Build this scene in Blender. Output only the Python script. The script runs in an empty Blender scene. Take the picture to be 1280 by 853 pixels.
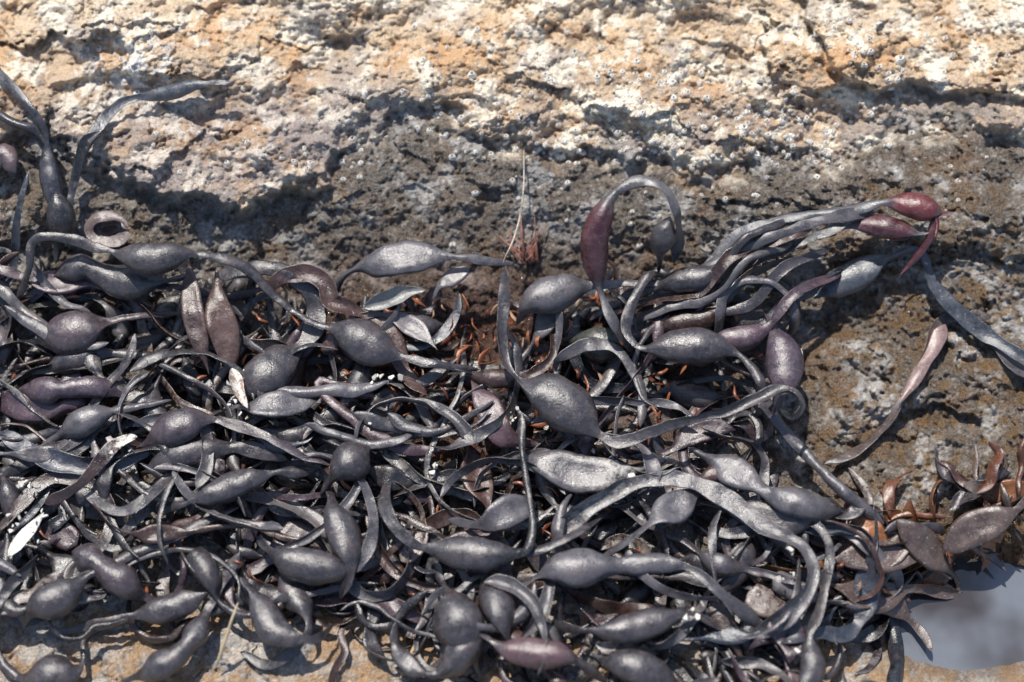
import bpy, math, numpy as np
from mathutils import Vector
rng=np.random.default_rng(7)
# ------------------------------------------------------------- camera maths
TILT=math.radians(20); D=22.0
CAM=np.array([0,-D*math.sin(TILT),D*math.cos(TILT)])
FWD=np.array([0,math.sin(TILT),-math.cos(TILT)]); UPV=np.array([0,math.cos(TILT),math.sin(TILT)])
def plane_pt(px,py,z=0.0):
    u=(np.asarray(px,float)-640)/100; v=(426.5-np.asarray(py,float))/100
    d=FWD[None,:]*D+np.stack([u,v*UPV[1],v*UPV[2]],-1)
    t=(z-CAM[2])/d[...,2]
    return CAM+d*t[...,None]
def to_pix(X,Y):
    X=np.clip(X,-14,14);Y=np.clip(Y,-11,13)
    r=np.stack([X-CAM[0],Y-CAM[1],0*X-CAM[2]],-1)
    dep=r@FWD
    return 640+100*D*r[...,0]/dep, 426.5-100*D*(r@UPV)/dep
# ------------------------------------------------------------- noise
perm=np.random.default_rng(3).permutation(4096)
ga=np.random.default_rng(4).random(4096)*2*np.pi
gx,gy=np.cos(ga),np.sin(ga)
RV=np.random.default_rng(5).random((4096,5))
def perlin(x,y,seed=0):
    xi=np.floor(x).astype(np.int64); yi=np.floor(y).astype(np.int64)
    xf=x-xi; yf=y-yi
    u=xf**3*(xf*(xf*6-15)+10); v=yf**3*(yf*(yf*6-15)+10)
    def g(ix,iy,dx,dy):
        h=perm[(perm[(ix+seed*57)&4095]+iy)&4095]
        return gx[h]*dx+gy[h]*dy
    a=g(xi,yi,xf,yf);b=g(xi+1,yi,xf-1,yf);c=g(xi,yi+1,xf,yf-1);d=g(xi+1,yi+1,xf-1,yf-1)
    return ((a*(1-u)+b*u)*(1-v)+(c*(1-u)+d*u)*v)*1.5
def fbm(x,y,sc,octv,seed=0,gain=0.5):
    o=0;a=1;
    for i in range(octv):
        o=o+a*perlin(x*sc+i*17.3,y*sc-i*9.1,seed+i); a*=gain; sc*=2.03
    return o
def facet(x,y,sc,seed,off,slope):
    x=x*sc;y=y*sc; xi=np.floor(x).astype(np.int64); yi=np.floor(y).astype(np.int64)
    bd=np.full(x.shape,1e9); h=np.zeros(x.shape)
    for i in (-1,0,1):
        for j in (-1,0,1):
            k=perm[(perm[(xi+i+seed*91)&4095]+yi+j)&4095]; R=RV[k]
            dx=x-(xi+i+R[...,0]); dy=y-(yi+j+R[...,1]); d=dx*dx+dy*dy
            v=off*(R[...,2]-.5)+slope*((R[...,3]-.5)*dx+(R[...,4]-.5)*dy)
            m=d<bd; bd=np.where(m,d,bd); h=np.where(m,v,h)
    return h
def ss(x,a,b):
    t=np.clip((x-a)/(b-a),0,1); return t*t*(3-2*t)
# ------------------------------------------------------------- rock relief
LX=[-400,0,60,110,180,265,330,400,440,490,540,600,660,740,800,880,980,1040,1120,1200,1290,1700]
LY=[150,165,172,205,232,258,246,222,180,142,130,160,176,196,188,214,188,196,152,140,172,150]
MX=[-400,900,980,1010,1040,1085,1150,1230,1300,1700]
MY=[-300,-200,-30,30,82,116,106,124,118,120]
def lines(px,py,X,Y):
    wx=18*fbm(X,Y,1.1,3,11); wy=18*fbm(X,Y,1.6,4,15,0.6)
    d1=(np.interp(px+wx,LX,LY)-py+wy)/100
    d2=(np.interp(px+wx,MX,MY)-py+wy*0.6)/100
    return d1,d2
PYK=[-900,-200,0,80,160,260,335,400,600,800,853,1000,1600]
PZK=[1.6,1.35,1.2,1.12,0.98,0.6,0.1,-0.15,-0.15,0.0,0.1,0.15,0.2]
def macro(X,Y,px,py):
    h=np.interp(py,PYK,PZK)
    h=h+np.interp(px,[850,1050,1300],[0,0.3,0.4])*ss(py,150,330)*(1-ss(py,560,720))
    h=h-0.75*np.exp(-(((px-1215)/125)**2+((py-772)/72)**2)**2)
    return h
def height(X,Y,px,py):
    d1,d2=lines(px,py,X,Y)
    h=macro(X,Y,px,py)
    st=np.interp(px,[0,100,180,330,420,520,700,900,1050,1200],[.12,.18,.31,.30,.08,.10,.11,.08,.05,.07])
    uc=np.interp(px,[0,100,200,350,430,600,740,900,1200],[.5,.6,.7,.7,.5,.8,.9,.7,.5])
    h=h+st*(ss(d1,-.05,.09)*np.exp(-np.maximum(d1,0)/1.3))-0.12*uc*np.exp(-((d1+.12)/.11)**2)
    h=h+0.2*ss(d2,-.03,.07)*np.exp(-np.maximum(d2,0)/1.2)-0.08*np.exp(-((d2+.08)/.08)**2)*(px>960)
    top=ss(d1,-.2,.3)
    rt=ss(px,930,1040)*ss(py,150,300)*(1-ss(py,640,700))
    wx=X+.22*fbm(X,Y,1.6,4,31,.6); wy=Y+.16*fbm(X,Y,1.6,4,41,.6)
    h=h+(.08+.15*top)*fbm(wx,wy*1.3,.6,4,51)+.10*rt*fbm(wx,wy,1.5,4,55,.6)
    h=h+(.35+.47*top+.35*rt)*(facet(wx*.6+wy*.12,wy,1.15,3,.16,.24)+facet(wx*.7-wy*.2,wy,2.9,9,.07,.11)+facet(wx,wy*1.2,7,5,.022,.03))
    h=h+.04*fbm(X,Y,3.5,4,81,.55)
    pits=fbm(X,Y,7.,3,86,.7); h=h-.03*ss(pits,.35,.8)
    h=h+.008*fbm(X,Y,16,2,91,.7)
    return h,d1,d2
def axis(lo,hi,step,far):
    a=np.arange(lo,hi,step); out=[]; s=step; p=a[-1]
    while p<far: s=s*1.22; p+=s; out.append(p)
    s=step;p=a[0];o2=[]
    while p>-far: s=s*1.22;p-=s;o2.append(p)
    return np.array(o2[::-1]+list(a)+out)
ax=axis(-7.3,7.3,.0165,500); ay=axis(-5.0,6.0,.0165,500)
NX,NY=len(ax),len(ay)
X,Y=np.meshgrid(ax,ay); X=X.ravel();Y=Y.ravel()
px,py=to_pix(X,Y)
H,d1,d2=height(X,Y,px,py)
base=np.stack([X,Y,0*X],-1)
V=base+(CAM-base)*(H/CAM[2])[:,None]
# ------------------------------------------------------------- rock colour
def mx(c,col,m): m=np.clip(m,0,1)[:,None]; return c*(1-m)+np.array(col)*m
n1=fbm(X,Y,.8,5,101,.6);n2=fbm(X,Y,1.7,5,111,.65);n3=fbm(X,Y,3.3,4,121,.65);n4=fbm(X,Y,7,3,131,.7);n5=fbm(X,Y,15,2,141,.8)
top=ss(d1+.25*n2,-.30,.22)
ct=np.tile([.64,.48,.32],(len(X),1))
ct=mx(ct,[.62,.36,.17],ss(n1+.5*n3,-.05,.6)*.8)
ct=mx(ct,[.42,.37,.34],ss(-n1+.5*n2,.05,.6)*.7)
ct=mx(ct,[.90,.82,.68],ss(n2+.5*n3,.0,.5)*.9)
ct=mx(ct,[.22,.165,.12],ss(n3-.4*n2+.4*n4,.4,.9)*.7)
ct=mx(ct,[.36,.30,.27],ss(py,50,190)*ss(-n2+.3*n4,-.3,.3)*.75)  # darker grey patches paint the shade of the mid band into the rock
bul=np.exp(-(((px-290+40*n2)/200)**2+((py-180+25*n3)/75)**2))
ct=mx(ct,[.34,.29,.275],bul*.8)
ct=mx(ct,[.72,.64,.56],bul*ss(n3+.6*n2,.0,.5)*.9)
ct=mx(ct,[.50,.32,.18],bul*ss(n1-.6*n3,.0,.5)*.6)
wp=np.exp(-(((px-165)/60)**2+((py-85)/55)**2)**2)
ct=mx(ct,[.85,.83,.79],wp*ss(n4+n3,-.2,.3)*.8)
ct=mx(ct,[.92,.83,.69],ss(-py,-90,60)*.45)  # paler towards the upper edge, sunlight put into the rock colour
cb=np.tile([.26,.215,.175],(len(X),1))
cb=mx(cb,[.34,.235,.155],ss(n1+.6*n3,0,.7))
cb=mx(cb,[.38,.36,.34],ss(-n2+.3*n4,.0,.5))
cb=mx(cb,[.075,.06,.05],ss(n4+.5*n5,.3,.8)*.8)
cb=mx(cb,[.62,.59,.54],ss(n5-.5*n4,.4,.9)*.7)
low=ss(py,690,780)
cb=mx(cb,[.50,.32,.18],low*ss(n2+n4*.5,-.5,.3)*.85)
cb=mx(cb,[.58,.50,.42],low*ss(n3-n5*.5,.05,.5)*.8)
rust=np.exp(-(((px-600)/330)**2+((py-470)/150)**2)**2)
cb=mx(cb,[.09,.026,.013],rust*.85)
gold=np.exp(-(((px-1180)/190)**2+((py-470)/260)**2)**2)
cb=mx(cb,[.22,.14,.08],gold*ss(n3+n2*.5,-.2,.5)*.7)
cb=mx(cb,[.34,.20,.08],gold*ss(n4+n3*.5,.25,.6)*.7)
wetb=np.exp(-(((px-1245)/90)**2+((py-680)/60)**2)**2)
cb=mx(cb,[.15,.07,.015],wetb*.9)
poolm=np.exp(-(((px-1215)/130)**2+((py-772)/78)**2)**2)
cb=mx(cb,[.07,.04,.02],poolm*.9)
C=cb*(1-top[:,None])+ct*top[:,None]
wet=np.clip(1-top,0,1)*ss(n2+n3*.5,-.9,.2)*(1-.6*low)
far=ss(np.maximum(abs(X),abs(Y)),8,14)
# ------------------------------------------------------------- mesh helpers
coll=bpy.context.scene.collection
def mkmesh(name,verts,faces,mat,cols=None,extra=None,smooth=True):
    faces=np.asarray(faces,np.int32)
    me=bpy.data.meshes.new(name); nv=len(verts); k=faces.shape[1]; nf=len(faces)
    me.vertices.add(nv); me.vertices.foreach_set("co",np.asarray(verts,np.float32).ravel())
    me.loops.add(nf*k); me.loops.foreach_set("vertex_index",faces.ravel())
    me.polygons.add(nf); me.polygons.foreach_set("loop_start",np.arange(0,nf*k,k,dtype=np.int32))
    me.update(calc_edges=True)
    me.polygons.foreach_set("use_smooth",np.full(nf,smooth,dtype=bool))
    if cols is not None:
        a=me.attributes.new("tint",'FLOAT_COLOR','POINT')
        a.data.foreach_set("color",np.concatenate([cols,np.ones((nv,1))],1).astype(np.float32).ravel())
    if extra is not None:
        for kx,vx in extra.items():
            a=me.attributes.new(kx,'FLOAT','POINT'); a.data.foreach_set("value",np.asarray(vx,np.float32))
    ob=bpy.data.objects.new(name,me); coll.objects.link(ob)
    if mat: me.materials.append(mat)
    return ob
class NT:
    def __init__(s,name):
        s.m=bpy.data.materials.new(name); s.m.use_nodes=True; s.t=s.m.node_tree; s.t.nodes.clear()
        s.out=s.n('ShaderNodeOutputMaterial'); s.b=s.n('ShaderNodeBsdfPrincipled'); s.l(s.b.outputs[0],s.out.inputs[0])
        s.tc=s.n('ShaderNodeTexCoord').outputs['Object']
    def n(s,t,**k):
        x=s.t.nodes.new(t)
        for a,b in k.items(): setattr(x,a,b)
        return x
    def l(s,a,b): s.t.links.new(a,b)
    def attr(s,name,fac=False):
        a=s.n('ShaderNodeAttribute',attribute_name=name); return a.outputs['Fac' if fac else 'Color']
    def noise(s,scale,det=4,rough=.6):
        x=s.n('ShaderNodeTexNoise'); x.inputs['Scale'].default_value=scale; x.inputs['Detail'].default_value=det; x.inputs['Roughness'].default_value=rough
        s.l(s.tc,x.inputs['Vector']); return x.outputs[0]
    def mr(s,v,a,b,c,d):
        x=s.n('ShaderNodeMapRange'); s.l(v,x.inputs[0])
        for i,q in enumerate((a,b,c,d)): x.inputs[i+1].default_value=q
        return x.outputs[0]
    def math(s,op,a,b):
        x=s.n('ShaderNodeMath',operation=op)
        for i,q in enumerate((a,b)):
            if isinstance(q,(int,float)): x.inputs[i].default_value=q
            else: s.l(q,x.inputs[i])
        return x.outputs[0]
    def mix(s,f,a,b,bt='MIX'):
        x=s.n('ShaderNodeMix',data_type='RGBA',blend_type=bt)
        for i,q in ((0,f),(6,a),(7,b)):
            if isinstance(q,(int,float)): x.inputs[i].default_value=q
            elif isinstance(q,tuple): x.inputs[i].default_value=(*q,1)
            else: s.l(q,x.inputs[i])
        return x.outputs[2]
    def bump(s,hh,st,dist,nrm=None):
        x=s.n('ShaderNodeBump'); x.inputs['Distance'].default_value=dist
        if isinstance(st,(int,float)): x.inputs['Strength'].default_value=st
        else: s.l(st,x.inputs['Strength'])
        s.l(hh,x.inputs['Height'])
        if nrm: s.l(nrm,x.inputs['Normal'])
        return x.outputs[0]
# rock
r=NT('rock_material')
c=r.attr('tint'); w=r.attr('wet',True)
nz=r.noise(34,3,.72); n2z=r.noise(52,2,.8)
g=r.mr(nz,.3,.7,.6,1.35)
cg=r.n('ShaderNodeCombineXYZ'); [r.l(g,cg.inputs[i]) for i in range(3)]
c2=r.mix(1.0,c,cg.outputs[0],'MULTIPLY')
c2=r.mix(r.mr(n2z,.64,.72,0,.6),c2,(.7,.64,.55))
c2=r.mix(r.mr(n2z,.35,.27,0,.55),c2,(.06,.045,.03))
r.l(c2,r.b.inputs['Base Color'])
rn=r.mr(nz,.35,.65,.08,.4)
ro=r.n('ShaderNodeMix'); r.l(w,ro.inputs[0]); ro.inputs[2].default_value=.85; r.l(rn,ro.inputs[3]); r.l(ro.outputs[0],r.b.inputs['Roughness'])
r.l(r.mr(w,0,1,.4,.85),r.b.inputs['Specular IOR Level'])
b1=r.bump(r.noise(13,5,.72),.55,.06); b2=r.bump(n2z,r.mr(w,0,1,.4,1.0),.04,b1)
r.l(b2,r.b.inputs['Normal'])
ii=np.arange(NX*NY).reshape(NY,NX)
F=np.stack([ii[:-1,:-1],ii[:-1,1:],ii[1:,1:],ii[1:,:-1]],-1).reshape(-1,4)
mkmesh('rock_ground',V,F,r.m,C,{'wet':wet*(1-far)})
# terrain lookup
def hg(pxa,pya):
    p=plane_pt(pxa,pya,0.0); pp,qq=np.asarray(pxa,float),np.asarray(pya,float)
    return height(p[:,0],p[:,1],pp,qq)[0]
def hsm(pxa,pya):
    o=0
    for dx,dy in ((0,0),(18,0),(-18,0),(0,18),(0,-18)): o=o+hg(pxa+dx,pya+dy)
    return o/5
def world(pxa,pya,z):
    p0=plane_pt(pxa,pya,0.0); return p0+(CAM-p0)*(z/CAM[2])[:,None]
# ------------------------------------------------------------- seaweed
K=12
PH=np.linspace(0,2*np.pi,K,endpoint=False); CO,SI=np.cos(PH),np.sin(PH)
class Bag:
    def __init__(s): s.v=[];s.f=[];s.c=[];s.s=[];s.n=0
    def add(s,v,f,c,sa): s.v.append(v);s.f.append(f+s.n);s.c.append(c);s.s.append(sa);s.n+=len(v)
    def make(s,name,mat): return mkmesh(name,np.concatenate(s.v),np.concatenate(s.f),mat,np.concatenate(s.c),{'salt':np.concatenate(s.s)})
def catmull(P,step=.042):
    P=np.asarray(P,float)
    P=np.vstack([2*P[0]-P[1],P,2*P[-1]-P[-2]])
    out=[]
    for i in range(1,len(P)-2):
        L=np.linalg.norm(P[i+1,:2]-P[i,:2])/100
        n=max(2,int(L/step)); t=np.linspace(0,1,n,endpoint=False)[:,None]
        out.append(.5*((2*P[i])+(-P[i-1]+P[i+1])*t+(2*P[i-1]-5*P[i]+4*P[i+1]-P[i+2])*t**2+(-P[i-1]+3*P[i]-3*P[i+1]+P[i+2])*t**3))
    out.append(P[-2][None]); return np.vstack(out)
def smooth(a,k):
    if k<1: return a
    kk=np.ones(2*k+1)/(2*k+1)
    return np.convolve(np.pad(a,k,mode='edge'),kk,'valid')
GREY=np.array([.042,.037,.042])
def frond(bag,pts,w=14,bl=(),tint=None,tw=.5,salt=.25,cup=None,tip=True,btint=None,rz=0.0):
    S=catmull(pts); n=len(S)
    if n<6: S=catmull(pts,.015); n=len(S)
    z=smooth(hsm(S[:,0],S[:,1]),6)+S[:,2]
    if rz: z=z+rz*np.sin(np.linspace(0,rng.uniform(4,9),n)+rng.uniform(0,6))
    P=world(S[:,0],S[:,1],z)
    T=np.gradient(P,axis=0); T/=np.linalg.norm(T,axis=1)[:,None]+1e-9
    s=np.concatenate([[0],np.cumsum(np.linalg.norm(np.diff(P,axis=0),axis=1))]); Ltot=s[-1]
    up=np.array([0,0,1.]); Sd=np.cross(T,up); Sd/=np.linalg.norm(Sd,axis=1)[:,None]+1e-6
    N=np.cross(Sd,T)
    ph=rng.uniform(0,6.28,4)
    th=tw*1.15*(np.sin(s*rng.uniform(.8,1.8)+ph[0])+.5*np.sin(s*2.9+ph[1]))
    w0=w/200*1.08
    a=w0*(1+.17*np.sin(s*3.1+ph[2])+.10*np.sin(s*9.7+ph[3])); b=np.full(n,max(.008,w0*.10))
    a=a*np.clip(np.minimum(s/.22+.35,1),0,1)
    if tip: a=a*np.clip(((Ltot-s)/.35)**.6+.08,0,1)
    bm=np.zeros(n); dn=np.zeros(n)
    for q in bl:
        bx,by,bL,bW=q[:4]; dent=q[4] if len(q)>4 else 0
        i=np.argmin((S[:,0]-bx)**2+(S[:,1]-by)**2)
        L2=bL/100*.53; ds=(s-s[i])/L2
        f=smooth(np.where(np.abs(ds)<1,1-np.abs(np.clip(ds,-1,1))**2.1,0)**.9,2)
        a=a*(1-.35*np.exp(-((np.abs(ds)-1.15)/.35)**2))
        a=a+np.maximum(bW/100-a,0)*f
        fat=.8 if dent==0 else .4
        b=b+(bW/100*fat-b)*f; bm=np.maximum(bm,f); dn=np.maximum(dn,f*dent)
    th=th*(1-.75*bm)
    end=np.ones(n); end[0]=.15; end[-1]=.1; a=a*end; b=b*end
    ct,st=np.cos(th)[:,None],np.sin(th)[:,None]
    S2=Sd*ct+N*st; N2=N*ct-Sd*st
    if cup is None: cup=rng.uniform(-.6,.8)
    cu=(cup+.3*np.sin(s*2+ph[2]))*(1-bm)
    x=a[:,None]*CO[None,:]
    edge=np.clip(1-bm*1.2,0,1)[:,None]
    zz=b[:,None]*SI[None,:]
    zz=zz*(1-dn[:,None]*np.where(SI>0,SI**2,0)[None,:]*1.25)
    zz=zz+(cu*a)[:,None]*(CO**2)[None,:]
    zz=zz+edge*(b*.9)[:,None]*np.exp(-(CO/.3)**2)[None,:]*np.where(SI>0,1,0)[None,:]
    wr=1+.06*np.sin(5*PH[None,:]+s[:,None]*5+ph[0])*bm[:,None]
    x=x*wr; zz=zz*wr
    VV=P[:,None,:]+x[...,None]*S2[:,None,:]+zz[...,None]*N2[:,None,:]
    VV[:,:,2]+=.016*perlin(VV[:,:,0]*6+3,VV[:,:,1]*6,5)
    VV[:,:,1]+=.016*perlin(VV[:,:,0]*5+9,VV[:,:,1]*5,8)
    j=np.arange(n*K).reshape(n,K); jn=np.roll(j,-1,1)
    FF=np.stack([j[:-1],j[1:],jn[1:],jn[:-1]],-1).reshape(-1,4)
    tc=np.array(GREY if tint is None else tint)
    col=np.repeat(tc[None],n,0)
    if btint is not None:
        m=np.clip(bm*1.8,0,1)[:,None]; col=col*(1-m)+np.array(btint)*m
    else: col=col*(1+.25*bm[:,None])
    col=np.repeat(col[:,None,:],K,1).reshape(-1,3)
    sa=np.full(n*K,salt,float) if np.isscalar(salt) else np.repeat(np.interp(s/Ltot,[0,.33,.66,1],salt),K)
    bag.add(VV.reshape(-1,3),FF,col,sa)
def inpoly(x,y,poly):
    c=False;j=len(poly)-1
    for i in range(len(poly)):
        if (poly[i][1]>y)!=(poly[j][1]>y) and x<(poly[j][0]-poly[i][0])*(y-poly[i][1])/(poly[j][1]-poly[i][1])+poly[i][0]: c=not c
        j=i
    return c
POLY=[(-150,310),(60,335),(200,345),(330,345),(410,390),(540,365),(700,360),(800,350),(900,330),(965,340),(945,440),(915,540),(970,610),(1070,660),(1110,700),(1070,760),(1020,810),(950,880),(760,890),(600,825),(430,755),(330,730),(200,735),(100,730),(-150,770)]
mass=Bag()
def rtint():
    k=rng.random()
    t=GREY*rng.uniform(.45,1.5)
    if k<.16: t=np.array([.06,.030,.024])*rng.uniform(.6,1.3)
    elif k<.28: t=np.array([.06,.036,.046])*rng.uniform(.7,1.3)
    elif k<.38: t=np.array([.034,.040,.056])*rng.uniform(.7,1.2)
    elif k<.5: t=np.array([.11,.10,.104])*rng.uniform(.8,1.2)
    return t
def randfrond(x,y,lo,hi,length=None,ang=None,nb=None,w=None,depth=0,sh=1.):
    hi=max(hi,lo+.02)
    if length is None: length=rng.uniform(150,420)
    if ang is None:
        ang=rng.normal(0.0,.45)+(.25 if x>750 and y>560 else -.1)
        if rng.random()<.5: ang+=math.pi
        if rng.random()<.15: ang+=rng.uniform(-1.5,1.5)
    step=22; n=int(length/step)+2; pts=[]; k=rng.normal(0,.12); L=rng.uniform(lo,hi); dk=rng.uniform(-.012,.012)
    a=ang
    for i in range(n):
        pts.append((x,y,L))
        k=k*.75+rng.normal(0,.19); a+=k
        x+=step*math.cos(a); y+=step*math.sin(a)
        if not inpoly(x,y,POLY):
            cx,cy=560,560; ta=math.atan2(cy-y,cx-x); da=(ta-a+math.pi)%(2*math.pi)-math.pi; a+=.6*np.sign(da)
            if y<335+ (20 if 300<x<800 else 0) and len(pts)>3: break
        L=np.clip(L+rng.normal(0,.05)+dk,lo*.4,hi+.05)
    n=len(pts)
    if n<3: return
    if w is None: w=rng.choice([6,8,10,12,15,19],p=[.12,.17,.25,.23,.15,.08])
    if nb is None: nb=rng.choice([0,1,2],p=[.47,.40,.13])
    bl=[]
    for q in range(nb):
        i=rng.integers(1,n-1) if n>3 else 1
        bL=rng.uniform(34,78)
        bl.append((pts[i][0],pts[i][1],bL,bL*rng.uniform(.19,.28),rng.choice([0,0,.6,1.1])))
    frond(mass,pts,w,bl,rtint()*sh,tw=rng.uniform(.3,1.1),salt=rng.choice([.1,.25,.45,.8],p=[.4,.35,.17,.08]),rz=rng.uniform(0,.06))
    if depth==0 and rng.random()<.5:
        i=rng.integers(1,n-1)
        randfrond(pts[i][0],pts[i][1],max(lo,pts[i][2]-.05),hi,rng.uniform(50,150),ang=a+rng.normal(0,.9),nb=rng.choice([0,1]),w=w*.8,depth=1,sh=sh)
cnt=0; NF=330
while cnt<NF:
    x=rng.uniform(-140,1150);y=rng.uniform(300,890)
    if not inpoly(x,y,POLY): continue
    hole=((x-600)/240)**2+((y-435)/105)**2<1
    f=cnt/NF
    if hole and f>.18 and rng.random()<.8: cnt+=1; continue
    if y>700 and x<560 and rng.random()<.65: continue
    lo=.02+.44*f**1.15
    randfrond(x,y,lo,lo+.14,sh=.42+.6*f); cnt+=1  # lower layers tinted darker: shade in the gaps put into strand colour
# specific strands, traced along the bed
H_=lambda pts,L: [(p[0],p[1],p[2] if len(p)>2 else L) for p in pts]
def hf(pts,w=14,bl=(),L=.62,bag=None,**k): frond(bag or mass,H_(pts,L),w,bl,**k)
LG=(.080,.074,.082); BR=(.06,.034,.03); PK=(.075,.042,.050); BK=(.02,.019,.022)
hf([(22,375,.4),(36,335),(42,302),(75,297),(150,318),(192,323),(240,318),(300,330),(345,370),(385,400),(430,415),(480,440),(540,455),(600,462,.5)],11,[(192,323,85,21),(453,431,82,27)],L=.75,tw=.25)
hf([(36,320),(55,350),(80,380),(110,392),(120,440,.4)],9,L=.6,tint=LG)
hf([(60,345,.5),(105,335),(150,352),(210,352),(250,340,.4)],10,[(105,336,60,22),(160,354,80,22)],L=.55)
hf([(270,345,.4),(330,335),(372,348),(394,378),(388,420),(350,455),(325,475),(290,485,.4)],22,[(335,470,85,29)],L=.6,tw=.2,cup=.1)
hf([(410,380,.3),(430,345,.5),(465,330),(500,323),(550,320),(600,325),(650,332,.4)],12,[(500,325,105,22,.5)],L=.6,tw=.2,tint=LG)
hf([(455,385),(480,375),(505,366),(532,362)],16,L=.7,tint=(.2,.2,.19),cup=.5,salt=.5)
hf([(645,405,.4),(660,382),(690,368),(730,358),(780,355),(850,348),(900,325),(960,298),(1030,275),(1100,262,.2)],13,[(692,368,85,23)],L=.68,tw=.3,tint=LG)
hf([(632,332),(630,380),(625,420),(630,455),(655,482),(700,503),(750,545),(780,552),(840,530),(900,515),(960,495),(988,491),(1000,506),(990,520),(975,512)],13,[(705,505,98,31)],L=.98,tw=.6)
hf([(652,515,.8),(652,560),(658,610),(664,655),(655,690),(620,697,.5),(570,690,.4)],9,L=.85,tint=BK)
hf([(830,345,.5),(812,342,.8),(790,380),(783,415),(805,436),(865,432),(910,436),(938,455),(952,482),(935,505,.5)],11,[(866,432,98,23)],L=.92,tw=.3)
hf([(955,385,.5),(968,415),(981,455),(974,500),(958,525,.4)],12,[(980,453,82,24)],L=.75,tint=(.055,.038,.05),tw=.2)
hf([(895,440,.4),(900,400),(905,370),(925,352),(960,350),(988,370),(996,398),(985,425,.4)],12,L=.75,tint=LG)
hf([(950,490,.7),(975,530),(1010,570),(1050,612),(1105,655,.3)],14,L=.5,tw=.3,tint=LG)
hf([(985,372,.3),(1020,364),(1065,347),(1110,325),(1148,318),(1168,360),(1210,402),(1250,430),(1300,462)],17,[(1066,347,85,20)],L=.22,tint=(.055,.062,.075),tw=.3,salt=.4)
hf([(1215,395),(1245,430),(1270,462),(1310,480)],16,L=.12,tint=LG)
hf([(640,565,.5),(680,577),(722,592),(780,590),(835,575,.5)],14,[(722,592,120,24,.9)],L=.74,tint=LG,salt=[.2,.3,1,.8],tw=.2)
hf([(690,668,.5),(735,632),(790,605),(850,600),(905,622),(955,660),(1000,685),(1012,725),(985,765),(940,800,.3)],19,L=.7,tint=LG,tw=.35,salt=[.9,.7,.4,.6])
hf([(740,705,.4),(790,672),(842,634),(885,608,.5)],12,[(842,634,60,21,.9)],L=.75,tint=LG)
hf([(410,600,.5),(418,640),(430,672),(438,715),(425,750,.4)],13,[(428,670,78,20)],L=.7)
hf([(320,670,.5),(350,697),(388,707),(435,712),(480,700,.4)],12,[(386,707,88,21)],L=.68)
hf([(485,595,.4),(482,635),(515,678),(590,693),(660,690),(715,668),(760,640,.5)],13,[(590,693,95,21)],L=.78)
hf([(285,510,.5),(320,508),(352,505),(400,498,.5)],12,[(350,506,85,18,1)],L=.72,tint=LG)
hf([(236,330,.5),(240,380),(248,420),(262,470,.6)],10,[(243,395,110,14,1)],L=.78,tint=BR)
hf([(270,335,.6),(272,380),(280,415),(292,465,.6)],10,[(277,412,105,19,1.1)],L=.8,tint=(.08,.045,.036))
hf([(300,430,.5),(340,432,.5),(380,440,.5)],15,L=.55)
hf([(30,430,.5),(88,418),(150,402),(230,392,.4)],12,[(92,418,75,28)],L=.65,tint=(.055,.04,.046))
hf([(40,470,.4),(100,445),(150,440),(210,448,.4)],13,[(95,446,70,20)],L=.5)
hf([(170,560,.5),(220,535),(265,525),(330,545),(390,575),(440,577,.5)],13,[(220,536,75,23)],L=.7,tint=(.055,.042,.05))
hf([(50,560,.4),(105,527),(150,512),(215,500,.5)],12,[(106,526,60,18)],L=.66,tint=LG)
hf([(190,640,.4),(240,625),(290,608),(340,590),(400,588,.5)],13,[(290,607,85,18)],L=.7)
hf([(20,785,.2),(45,760),(75,746),(120,715),(180,685),(230,665),(300,632,.5)],12,[(72,747,66,22)],L=.55,tw=.2)
hf([(300,690,.5),(270,740),(240,800),(205,830),(150,852,.15)],12,[(241,800,60,17),(200,832,60,17)],L=.4,tw=.3)
hf([(60,795,.1),(140,775,.3),(215,760),(260,740,.5)],10,[(215,760,75,17)],L=.4)
hf([(-20,800,.1),(20,845,.15),(65,842),(100,835),(110,790,.1),(190,770,.2)],10,[(65,842,60,24)],L=.2)
hf([(300,720,.5),(325,755),(345,790),(390,800),(418,780,.3)],13,[(338,778,80,19)],L=.5)
hf([(350,720,.4),(370,745),(385,790),(340,830,.15),(300,815,.1)],12,[(370,745,60,18)],L=.42)
hf([(90,690,.5),(115,700),(150,725),(190,750,.3),(230,770,.2)],12,[(118,700,60,20),(152,724,55,20)],L=.5,tint=(.05,.038,.045))
hf([(540,700,.4),(560,745),(578,790),(600,850,.1)],13,[(574,782,85,30)],L=.55,tint=(.036,.032,.037))
hf([(600,715,.4),(622,755),(635,800),(680,850,.1)],12,[(622,755,65,20)],L=.6)
hf([(570,735,.5),(590,780),(625,808),(670,816),(715,824),(760,855,.1)],12,[(672,816,85,18)],L=.62,tint=(.075,.065,.07),btint=(.10,.055,.064))
hf([(690,780,.4),(745,790),(800,783),(860,765),(905,790,.4)],12,[(802,783,95,18)],L=.62)
hf([(740,820,.4),(800,836),(850,860,.3),(900,850)],13,[(805,838,90,21)],L=.5)
hf([(640,740,.5),(685,715),(728,710),(800,706),(860,710),(905,745),(960,790,.3)],13,[(726,711,90,24),(810,703,80,13)],L=.7,tint=LG)
hf([(700,660,.5),(680,760,.6),(650,800,.5)],12,L=.6,tint=LG)
hf([(400,620,.5),(418,595),(440,576),(462,560,.5)],11,[(440,577,58,25)],L=.75,tint=(.036,.03,.034))
hf([(560,650,.5),(600,655),(635,640),(670,630,.5)],12,[(634,640,66,20,.8)],L=.7,tint=LG)
hf([(450,400,.3),(510,405),(570,410,.3)],12,[(510,404,90,16)],L=.5)
hf([(700,425,.3),(750,430),(800,425,.3)],12,[(752,430,66,22)],L=.5,tint=(.045,.05,.045))
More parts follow.
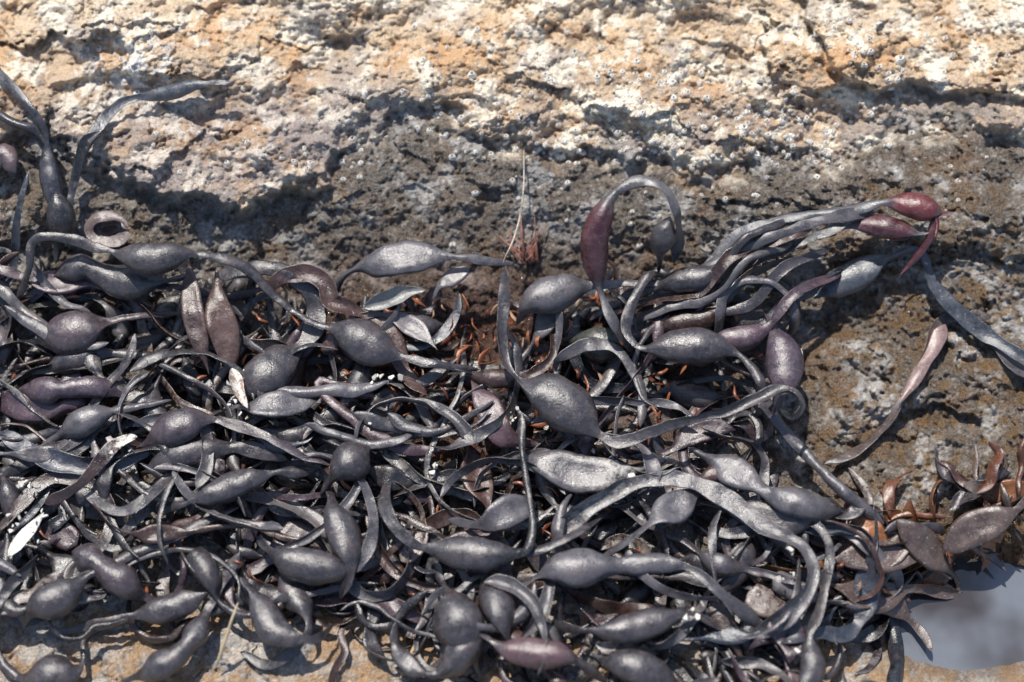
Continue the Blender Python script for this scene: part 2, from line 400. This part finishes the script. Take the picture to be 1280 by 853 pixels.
hf([(860,560,.5),(920,590),(960,615),(1000,630),(1060,640,.3)],13,[(922,592,80,21,.8),(1004,631,95,19)],L=.7,tint=LG)
hf([(860,620,.5),(930,640),(1000,655),(1050,640,.3)],15,[(960,648,90,18,.7)],L=.62)
hf([(590,470,.4),(610,510),(630,545),(680,560,.4)],16,[(622,520,90,18,.8)],L=.62,tint=PK)
hf([(0,540,.4),(60,575),(130,580),(190,565,.5)],20,L=.55,tint=(.036,.04,.058))
hf([(20,490,.4),(70,487),(120,485),(170,500,.4)],14,[(60,488,70,18),(110,487,55,14)],L=.65,tint=(.06,.042,.054))
hf([(55,630),(100,605),(140,560),(172,545)],15,L=.7,tint=BR,salt=[0,.2,.8,1.6])
hf([(10,695),(40,660),(55,640)],13,L=.66,tint=(.5,.48,.42),salt=1.3)
hf([(90,600,.4),(150,640),(210,600),(240,560,.5)],15,L=.6)
hf([(180,590,.5),(230,567),(300,560),(360,575,.5)],17,[(235,567,90,20)],L=.6)
hf([(290,460),(297,490),(310,510)],14,L=.82,tint=(.35,.25,.2),salt=1.5,tw=1.2)
hf([(470,495,.6),(440,490),(400,480),(440,520),(500,560),(560,560,.5)],14,L=.62,tint=PK)
hf([(1240,395,.1),(1180,400,.08),(1160,440),(1140,480),(1110,530),(1070,565),(1030,580,.2)],13,L=.12,tint=(.08,.06,.055),salt=.6)
for i in range(10):
    x=820+rng.uniform(0,110);y=350+rng.uniform(0,90)
    hf([(x-90,y+20,.5),(x-30,y),(x+30,y-15),(x+70,y-60),(x+130,y-85,.3)],rng.uniform(8,13),[(x,y,70,16)] if i%3==0 else (),L=.55+.03*i,tint=rtint())
# long thin loops over the top of the pile
for i in range(44):
    x=rng.uniform(0,1000);y=rng.uniform(400,760)
    if not inpoly(x,y,POLY): continue
    a=rng.uniform(0,6.28);k=rng.uniform(.12,.4)*rng.choice([-1,1]);pts=[]
    for q in range(int(rng.uniform(5,11))):
        pts.append((x,y,rng.uniform(.62,.72)));a+=k+rng.normal(0,.1);x+=24*math.cos(a);y+=24*math.sin(a)
        if not inpoly(x,y,POLY): break
    if len(pts)>2: frond(mass,pts,rng.uniform(7,15),(),np.array(LG)*rng.uniform(.5,1.4),tw=.8,salt=.3)
# strands on the slope up left
hf([(-30,60),(0,92),(30,125),(55,165),(62,220),(72,262),(85,305,.3)],12,[(61,225,75,13)],L=.26,tint=(.03,.03,.04))
hf([(-30,130),(10,150),(45,165),(62,190)],11,L=.24,tint=(.03,.03,.038))
hf([(80,300,.3),(88,250),(100,200),(122,160),(155,128),(205,117),(250,106),(290,103)],11,[(218,114,75,10)],L=.2,tint=(.042,.046,.06),tw=.3)
hf([(70,330,.4),(76,280),(70,240)],14,[(76,276,65,18)],L=.4,tint=BK)
hf([(0,370,.4),(18,330),(22,270),(36,215)],9,L=.3,tint=(.035,.04,.05))
hf([(125,165),(105,185),(92,240)],12,L=.22,tint=BK)
hf([(-20,215),(5,195),(20,215)],14,[(3,200,60,16)],L=.2,tint=(.09,.062,.07))
# seaweed material
def weedmat(name,rough=.30):
    m=NT(name); c=m.attr('tint'); sa=m.attr('salt',True)
    n5_=m.noise(5,4,.65); n10=m.noise(10,5,.75); n26=m.noise(28,3,.75)
    g=m.mr(n5_,.3,.7,.55,1.5)
    cg=m.n('ShaderNodeCombineXYZ'); [m.l(g,cg.inputs[i]) for i in range(3)]
    c=m.mix(1.0,c,cg.outputs[0],'MULTIPLY')
    c=m.mix(m.mr(n5_,.55,.68,0,.5),c,(.06,.030,.025))
    du=m.math('MULTIPLY',m.mr(n10,.5,.74,0,.4),m.mr(sa,0,1,.25,1.1))
    c=m.mix(du,c,(.22,.21,.22))
    s2=m.math('MULTIPLY',m.mr(n26,.62,.68,0,1),m.mr(sa,.1,1,.05,1))
    c=m.mix(s2,c,(.68,.65,.6))
    s3=m.math('MULTIPLY',m.mr(n10,.44,.54,0,1),m.mr(sa,.7,1.3,0,1))
    c=m.mix(s3,c,(.7,.66,.58))
    m.l(c,m.b.inputs['Base Color'])
    m.l(m.mr(n10,.35,.65,rough-.08,rough+.16),m.b.inputs['Roughness'])
    m.b.inputs['Specular IOR Level'].default_value=.92
    x=m.bump(n10,.3,.045); x=m.bump(n26,.2,.02,x)
    m.l(x,m.b.inputs['Normal']); return m.m
WM=weedmat('seaweed_skin')
mass.make('knotted_wrack_seaweed',WM)
# red tipped fronds
red=Bag()
RD=(.12,.018,.022)
hf([(790,440,.5),(768,405),(750,360),(744,300),(757,258),(775,236),(805,226),(832,238),(846,268),(848,300,.7),(842,330,.5)],14,[(746,302,105,17)],L=1.0,tw=.25,tint=(.085,.08,.086),btint=(.075,.020,.027),bag=red)
hf([(838,270,.8),(828,300),(822,345,.5)],9,[(828,302,55,17)],L=.8,tint=(.05,.045,.05),bag=red)
hf([(730,312,1.0),(738,292,1.0),(748,262,1.05)],6,L=1,tint=RD,bag=red)
red.make('red_tipped_wrack_frond',WM)
red=Bag()
hf([(875,350,.5),(925,292,.4),(1000,270),(1060,263),(1105,254),(1145,258),(1178,268)],12,[(1145,257,62,17)],L=.4,tint=(.08,.08,.09),btint=RD,bag=red,tw=.2)
hf([(910,345,.4),(955,322),(1010,300),(1060,282),(1105,284),(1150,293),(1165,290)],12,[(1104,284,75,15)],L=.36,tint=(.08,.08,.086),btint=(.075,.020,.027),bag=red,tw=.2)
hf([(1193,265),(1170,272),(1160,300),(1142,325),(1125,345)],11,L=.38,tint=(.085,.024,.03),bag=red)
hf([(1115,300),(1135,296),(1160,288)],11,L=.34,tint=(.08,.02,.03),bag=red)
hf([(1165,255),(1172,280),(1168,300)],7,L=.42,tint=RD,bag=red)
red.make('red_tipped_wrack_frond',WM)
# dried brown weed beside the pool
dry=Bag()
for i in range(58):
    t=rng.random()**1.2; x=1050+205*t+rng.normal(0,22); y=695-75*t+rng.normal(0,22)+ (35 if t<.4 else 0)
    a=rng.normal(-.35,.7)+(math.pi if rng.random()<.5 else 0); L=rng.uniform(.06,.36)
    pts=[]
    for k in range(5):
        pts.append((x,y,L+rng.normal(0,.04))); x+=20*math.cos(a); y+=20*math.sin(a); a+=rng.normal(0,.45)
    cc=np.array([[.14,.05,.022],[.08,.036,.026],[.11,.078,.066],[.22,.085,.03],[.05,.04,.044]][rng.integers(5)])
    frond(dry,pts,rng.uniform(7,18),[(pts[2][0],pts[2][1],60,15,1.1)] if rng.random()<.2 else (),cc*rng.uniform(.6,1.2),tw=1.2,salt=rng.uniform(.1,.5),cup=rng.uniform(-.8,.9))
for q in ([(1040,700),(1100,695),(1160,700),(1190,725)],[(1120,650),(1160,685),(1195,720),(1200,750)],[(1060,760),(1100,745),(1150,790),(1165,815)],[(1030,730),(1090,748),(1140,735),(1210,745)],[(1180,690),(1220,660),(1265,640),(1310,600)]):
    hf(q,12,[(q[1][0],q[1][1],90,21,.9)],L=.4,tint=(.08,.054,.046),bag=dry,tw=.4,salt=.5)
dry.make('dried_brown_seaweed',weedmat('dried_seaweed_skin',.28))
# curled shell-like bladder
sh=Bag()
for rr,L,tn in ((22,.42,(.13,.095,.085)),(14,.33,(.09,.06,.055))):
    pts=[(136+rr*1.15*math.cos(a),287+rr*.75*math.sin(a),L) for a in np.linspace(0,6.1,12)]
    frond(sh,pts,14,(),tn,tw=.1,salt=.5,cup=.3)
hf([(112,290),(136,288),(162,288)],34,L=.26,tint=(.09,.055,.048),bag=sh)
sh.make('curled_dried_bladder',WM)
# red algae tuft: fine, sparse branching threads
al=Bag()
for i in range(22):
    a=rng.normal(-1.57,.55); L=rng.uniform(25,60); x,y=660+rng.normal(0,6),328
    pts=[(x,y,.1),(x+L*.4*math.cos(a),y+L*.4*math.sin(a),.14),(x+L*math.cos(a+rng.normal(0,.3)),y+L*math.sin(a),.08)]
    frond(al,pts,1.7,(),(.26,.11,.075),salt=0)
al.make('red_algae_tuft',WM)
st=Bag(); hf([(298,752,.75),(286,785,.6),(270,835,.15)],4,L=.5,tint=(.6,.48,.3),bag=st,tw=.1,salt=0); st.make('straw_stem',WM)
st=Bag(); hf([(655,185,.1),(654,240,.25),(645,290,.4),(628,330,.7)],2,L=.3,tint=(.45,.38,.3),bag=st,salt=0); st.make('dry_hair_strand',WM)
st=Bag(); hf([(530,785,.25),(515,815,.2),(500,850,.15)],4,L=.2,tint=(.5,.36,.2),bag=st,salt=0); st.make('straw_stem',WM)
st=Bag(); hf([(1182,405),(1165,440),(1140,480),(1125,505)],15,L=.2,tint=(.26,.17,.155),bag=st,salt=.6,tw=.6); st.make('bleached_seaweed_fragment',WM)
# rust coloured litter among the weed
lt=Bag()
for i in range(480):
    x=rng.normal(600,190);y=rng.normal(445,70)
    if rng.random()<.35: x,y=rng.uniform(0,1100),rng.uniform(370,760)
    if not inpoly(x,y,POLY) or y<350: continue
    a=rng.uniform(0,6.28); L=rng.uniform(10,30); z=rng.uniform(.05,.5)
    c=np.array([[.27,.085,.03],[.16,.045,.02],[.35,.22,.14],[.5,.46,.4]][rng.choice(4,p=[.45,.38,.12,.05])])
    frond(lt,[(x,y,z),(x+L*.5*math.cos(a),y+L*.5*math.sin(a),z+.05),(x+L*math.cos(a+.3),y+L*math.sin(a+.3),z)],rng.uniform(3,12),(),c,tw=1,salt=.1)
lt.make('seaweed_litter',WM)
# bleached crusts and shell chips: flat little angular flakes
cv=[];cf=[]
for cx,cy,sx,sy,n in [(298,485,7,22,16),(790,600,30,8,18),(480,475,12,9,9),(640,520,9,12,5),(990,745,10,30,10),(35,665,12,22,14),(150,560,12,8,6),(870,775,20,12,5),(35,600,22,6,10),(540,585,9,7,5),(700,540,200,100,7),(300,600,200,120,8)]:
    for i in range(n):
        x=rng.normal(cx,sx);y=rng.normal(cy,sy)
        if not inpoly(x,y,POLY): continue
        z=hsm(np.array([x]),np.array([y]))+rng.uniform(.58,.76); p=world(np.array([x]),np.array([y]),z)[0]
        rr=rng.uniform(.014,.05); aa=np.sort(rng.uniform(0,6.28,6)); q=rng.normal(0,.35,2)
        ex=rr*np.cos(aa)*rng.uniform(.6,1.2);ey=rr*np.sin(aa)
        b0=len(cv)*12
        lo_=np.stack([p[0]+ex,p[1]+ey,p[2]+ex*q[0]+ey*q[1]-.012],-1); hi_=lo_*1.0; hi_[:,2]+=.02; hi_[:,:2]=p[:2]+(lo_[:,:2]-p[:2])*.8
        cv.append(np.concatenate([lo_,hi_]))
        for k in range(6): cf.append([b0+k,b0+(k+1)%6,b0+6+(k+1)%6,b0+6+k])
        cf.append([b0+6,b0+7,b0+8,b0+9]); cf.append([b0+6,b0+9,b0+10,b0+11])
bm_=NT('barnacle_shell'); bm_.l(bm_.mix(bm_.mr(bm_.noise(9,3,.6),.4,.6,0,1),(.8,.77,.7),(.55,.5,.44)),bm_.b.inputs['Base Color']); bm_.b.inputs['Roughness'].default_value=.6
mkmesh('shell_fragments',np.concatenate(cv),cf,bm_.m,smooth=False)
# barnacles
bv=[];bf=[];bn=0
clusters=[(600,150,60,25,70),(700,185,60,10,60),(790,175,50,10,40),(930,150,60,35,120),(1000,180,40,20,60),(560,60,120,40,50),(820,100,60,12,60),(160,90,35,35,45),(1060,60,50,30,30),(760,110,90,30,40),(300,160,80,30,25),(1130,60,60,40,40),(400,200,40,20,20),(1150,180,80,30,30),(900,260,200,30,50)]
ang=np.linspace(0,2*np.pi,8,endpoint=False)
qx=[];qy=[]
for cx,cy,sx,sy,n in clusters:
    qx.append(rng.normal(cx,sx,n));qy.append(rng.normal(cy,sy,n))
qx=np.concatenate(qx);qy=np.concatenate(qy)
hz=hg(qx,qy);B0=world(qx,qy,hz)
for p in B0:
    rr=rng.uniform(.014,.045)*(1 if rng.random()<.9 else 1.4); sh_=1+.18*rng.normal(size=8)
    rings=[]
    for k,zz in ((1.1,-.3),(.95,.2),(.55,.75),(.38,.7),(.2,.3)):
        rings.append(np.stack([p[0]+rr*k*np.cos(ang)*sh_,p[1]+rr*k*np.sin(ang)*sh_,np.full(8,p[2]+rr*zz)],-1))
    bv.append(np.concatenate(rings))
    j=np.arange(40).reshape(5,8);jn=np.roll(j,-1,1)
    bf.append(np.stack([j[:-1],jn[:-1],jn[1:],j[1:]],-1).reshape(-1,4)+bn); bn+=40
mkmesh('barnacles',np.concatenate(bv),np.concatenate(bf),bm_.m,smooth=False)
# pool
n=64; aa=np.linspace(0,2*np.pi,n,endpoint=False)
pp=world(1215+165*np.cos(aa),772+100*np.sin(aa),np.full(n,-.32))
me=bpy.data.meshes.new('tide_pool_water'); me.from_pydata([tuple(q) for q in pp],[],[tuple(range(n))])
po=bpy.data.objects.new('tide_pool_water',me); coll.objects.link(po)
w=NT('pool_water_sky_tint'); w.l(w.mix(w.mr(w.noise(.8,3,.5),.38,.6,0,1),(.05,.042,.04),(.16,.175,.20)),w.b.inputs['Base Color']); w.b.inputs['Roughness'].default_value=.03; w.b.inputs['IOR'].default_value=1.9  # pale grey-blue in the base colour stands in for reflected sky
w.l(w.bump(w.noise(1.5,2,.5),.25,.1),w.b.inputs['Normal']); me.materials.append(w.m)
# ------------------------------------------------------------- light
EL=math.radians(60); AZ=math.radians(-22)
sd=Vector((math.sin(AZ)*math.cos(EL),math.cos(AZ)*math.cos(EL),math.sin(EL)))
wd=bpy.data.worlds.new("World"); bpy.context.scene.world=wd; wd.use_nodes=True
t=wd.node_tree; bg=t.nodes['Background']; sk=t.nodes.new('ShaderNodeTexSky'); sk.sky_type='NISHITA'; sk.sun_disc=False
sk.sun_elevation=EL; sk.sun_rotation=AZ; t.links.new(sk.outputs[0],bg.inputs[0]); bg.inputs[1].default_value=.13
sl=bpy.data.lights.new('sun','SUN'); sl.energy=5; sl.angle=math.radians(.6); sl.color=(1,.95,.87)
so=bpy.data.objects.new('sun',sl); coll.objects.link(so); so.rotation_euler=sd.to_track_quat('Z','Y').to_euler()
cm=bpy.data.cameras.new('camera'); co=bpy.data.objects.new('camera',cm); coll.objects.link(co)
co.location=CAM; co.rotation_euler=(TILT,0,0); cm.sensor_width=36; cm.lens=36*D/12.8; cm.clip_end=3000
cm.dof.use_dof=True; cm.dof.focus_distance=D-.75; cm.dof.aperture_fstop=.12
sc=bpy.context.scene; sc.camera=co
sc.view_settings.view_transform='Standard'; sc.view_settings.look='None'; sc.view_settings.exposure=0
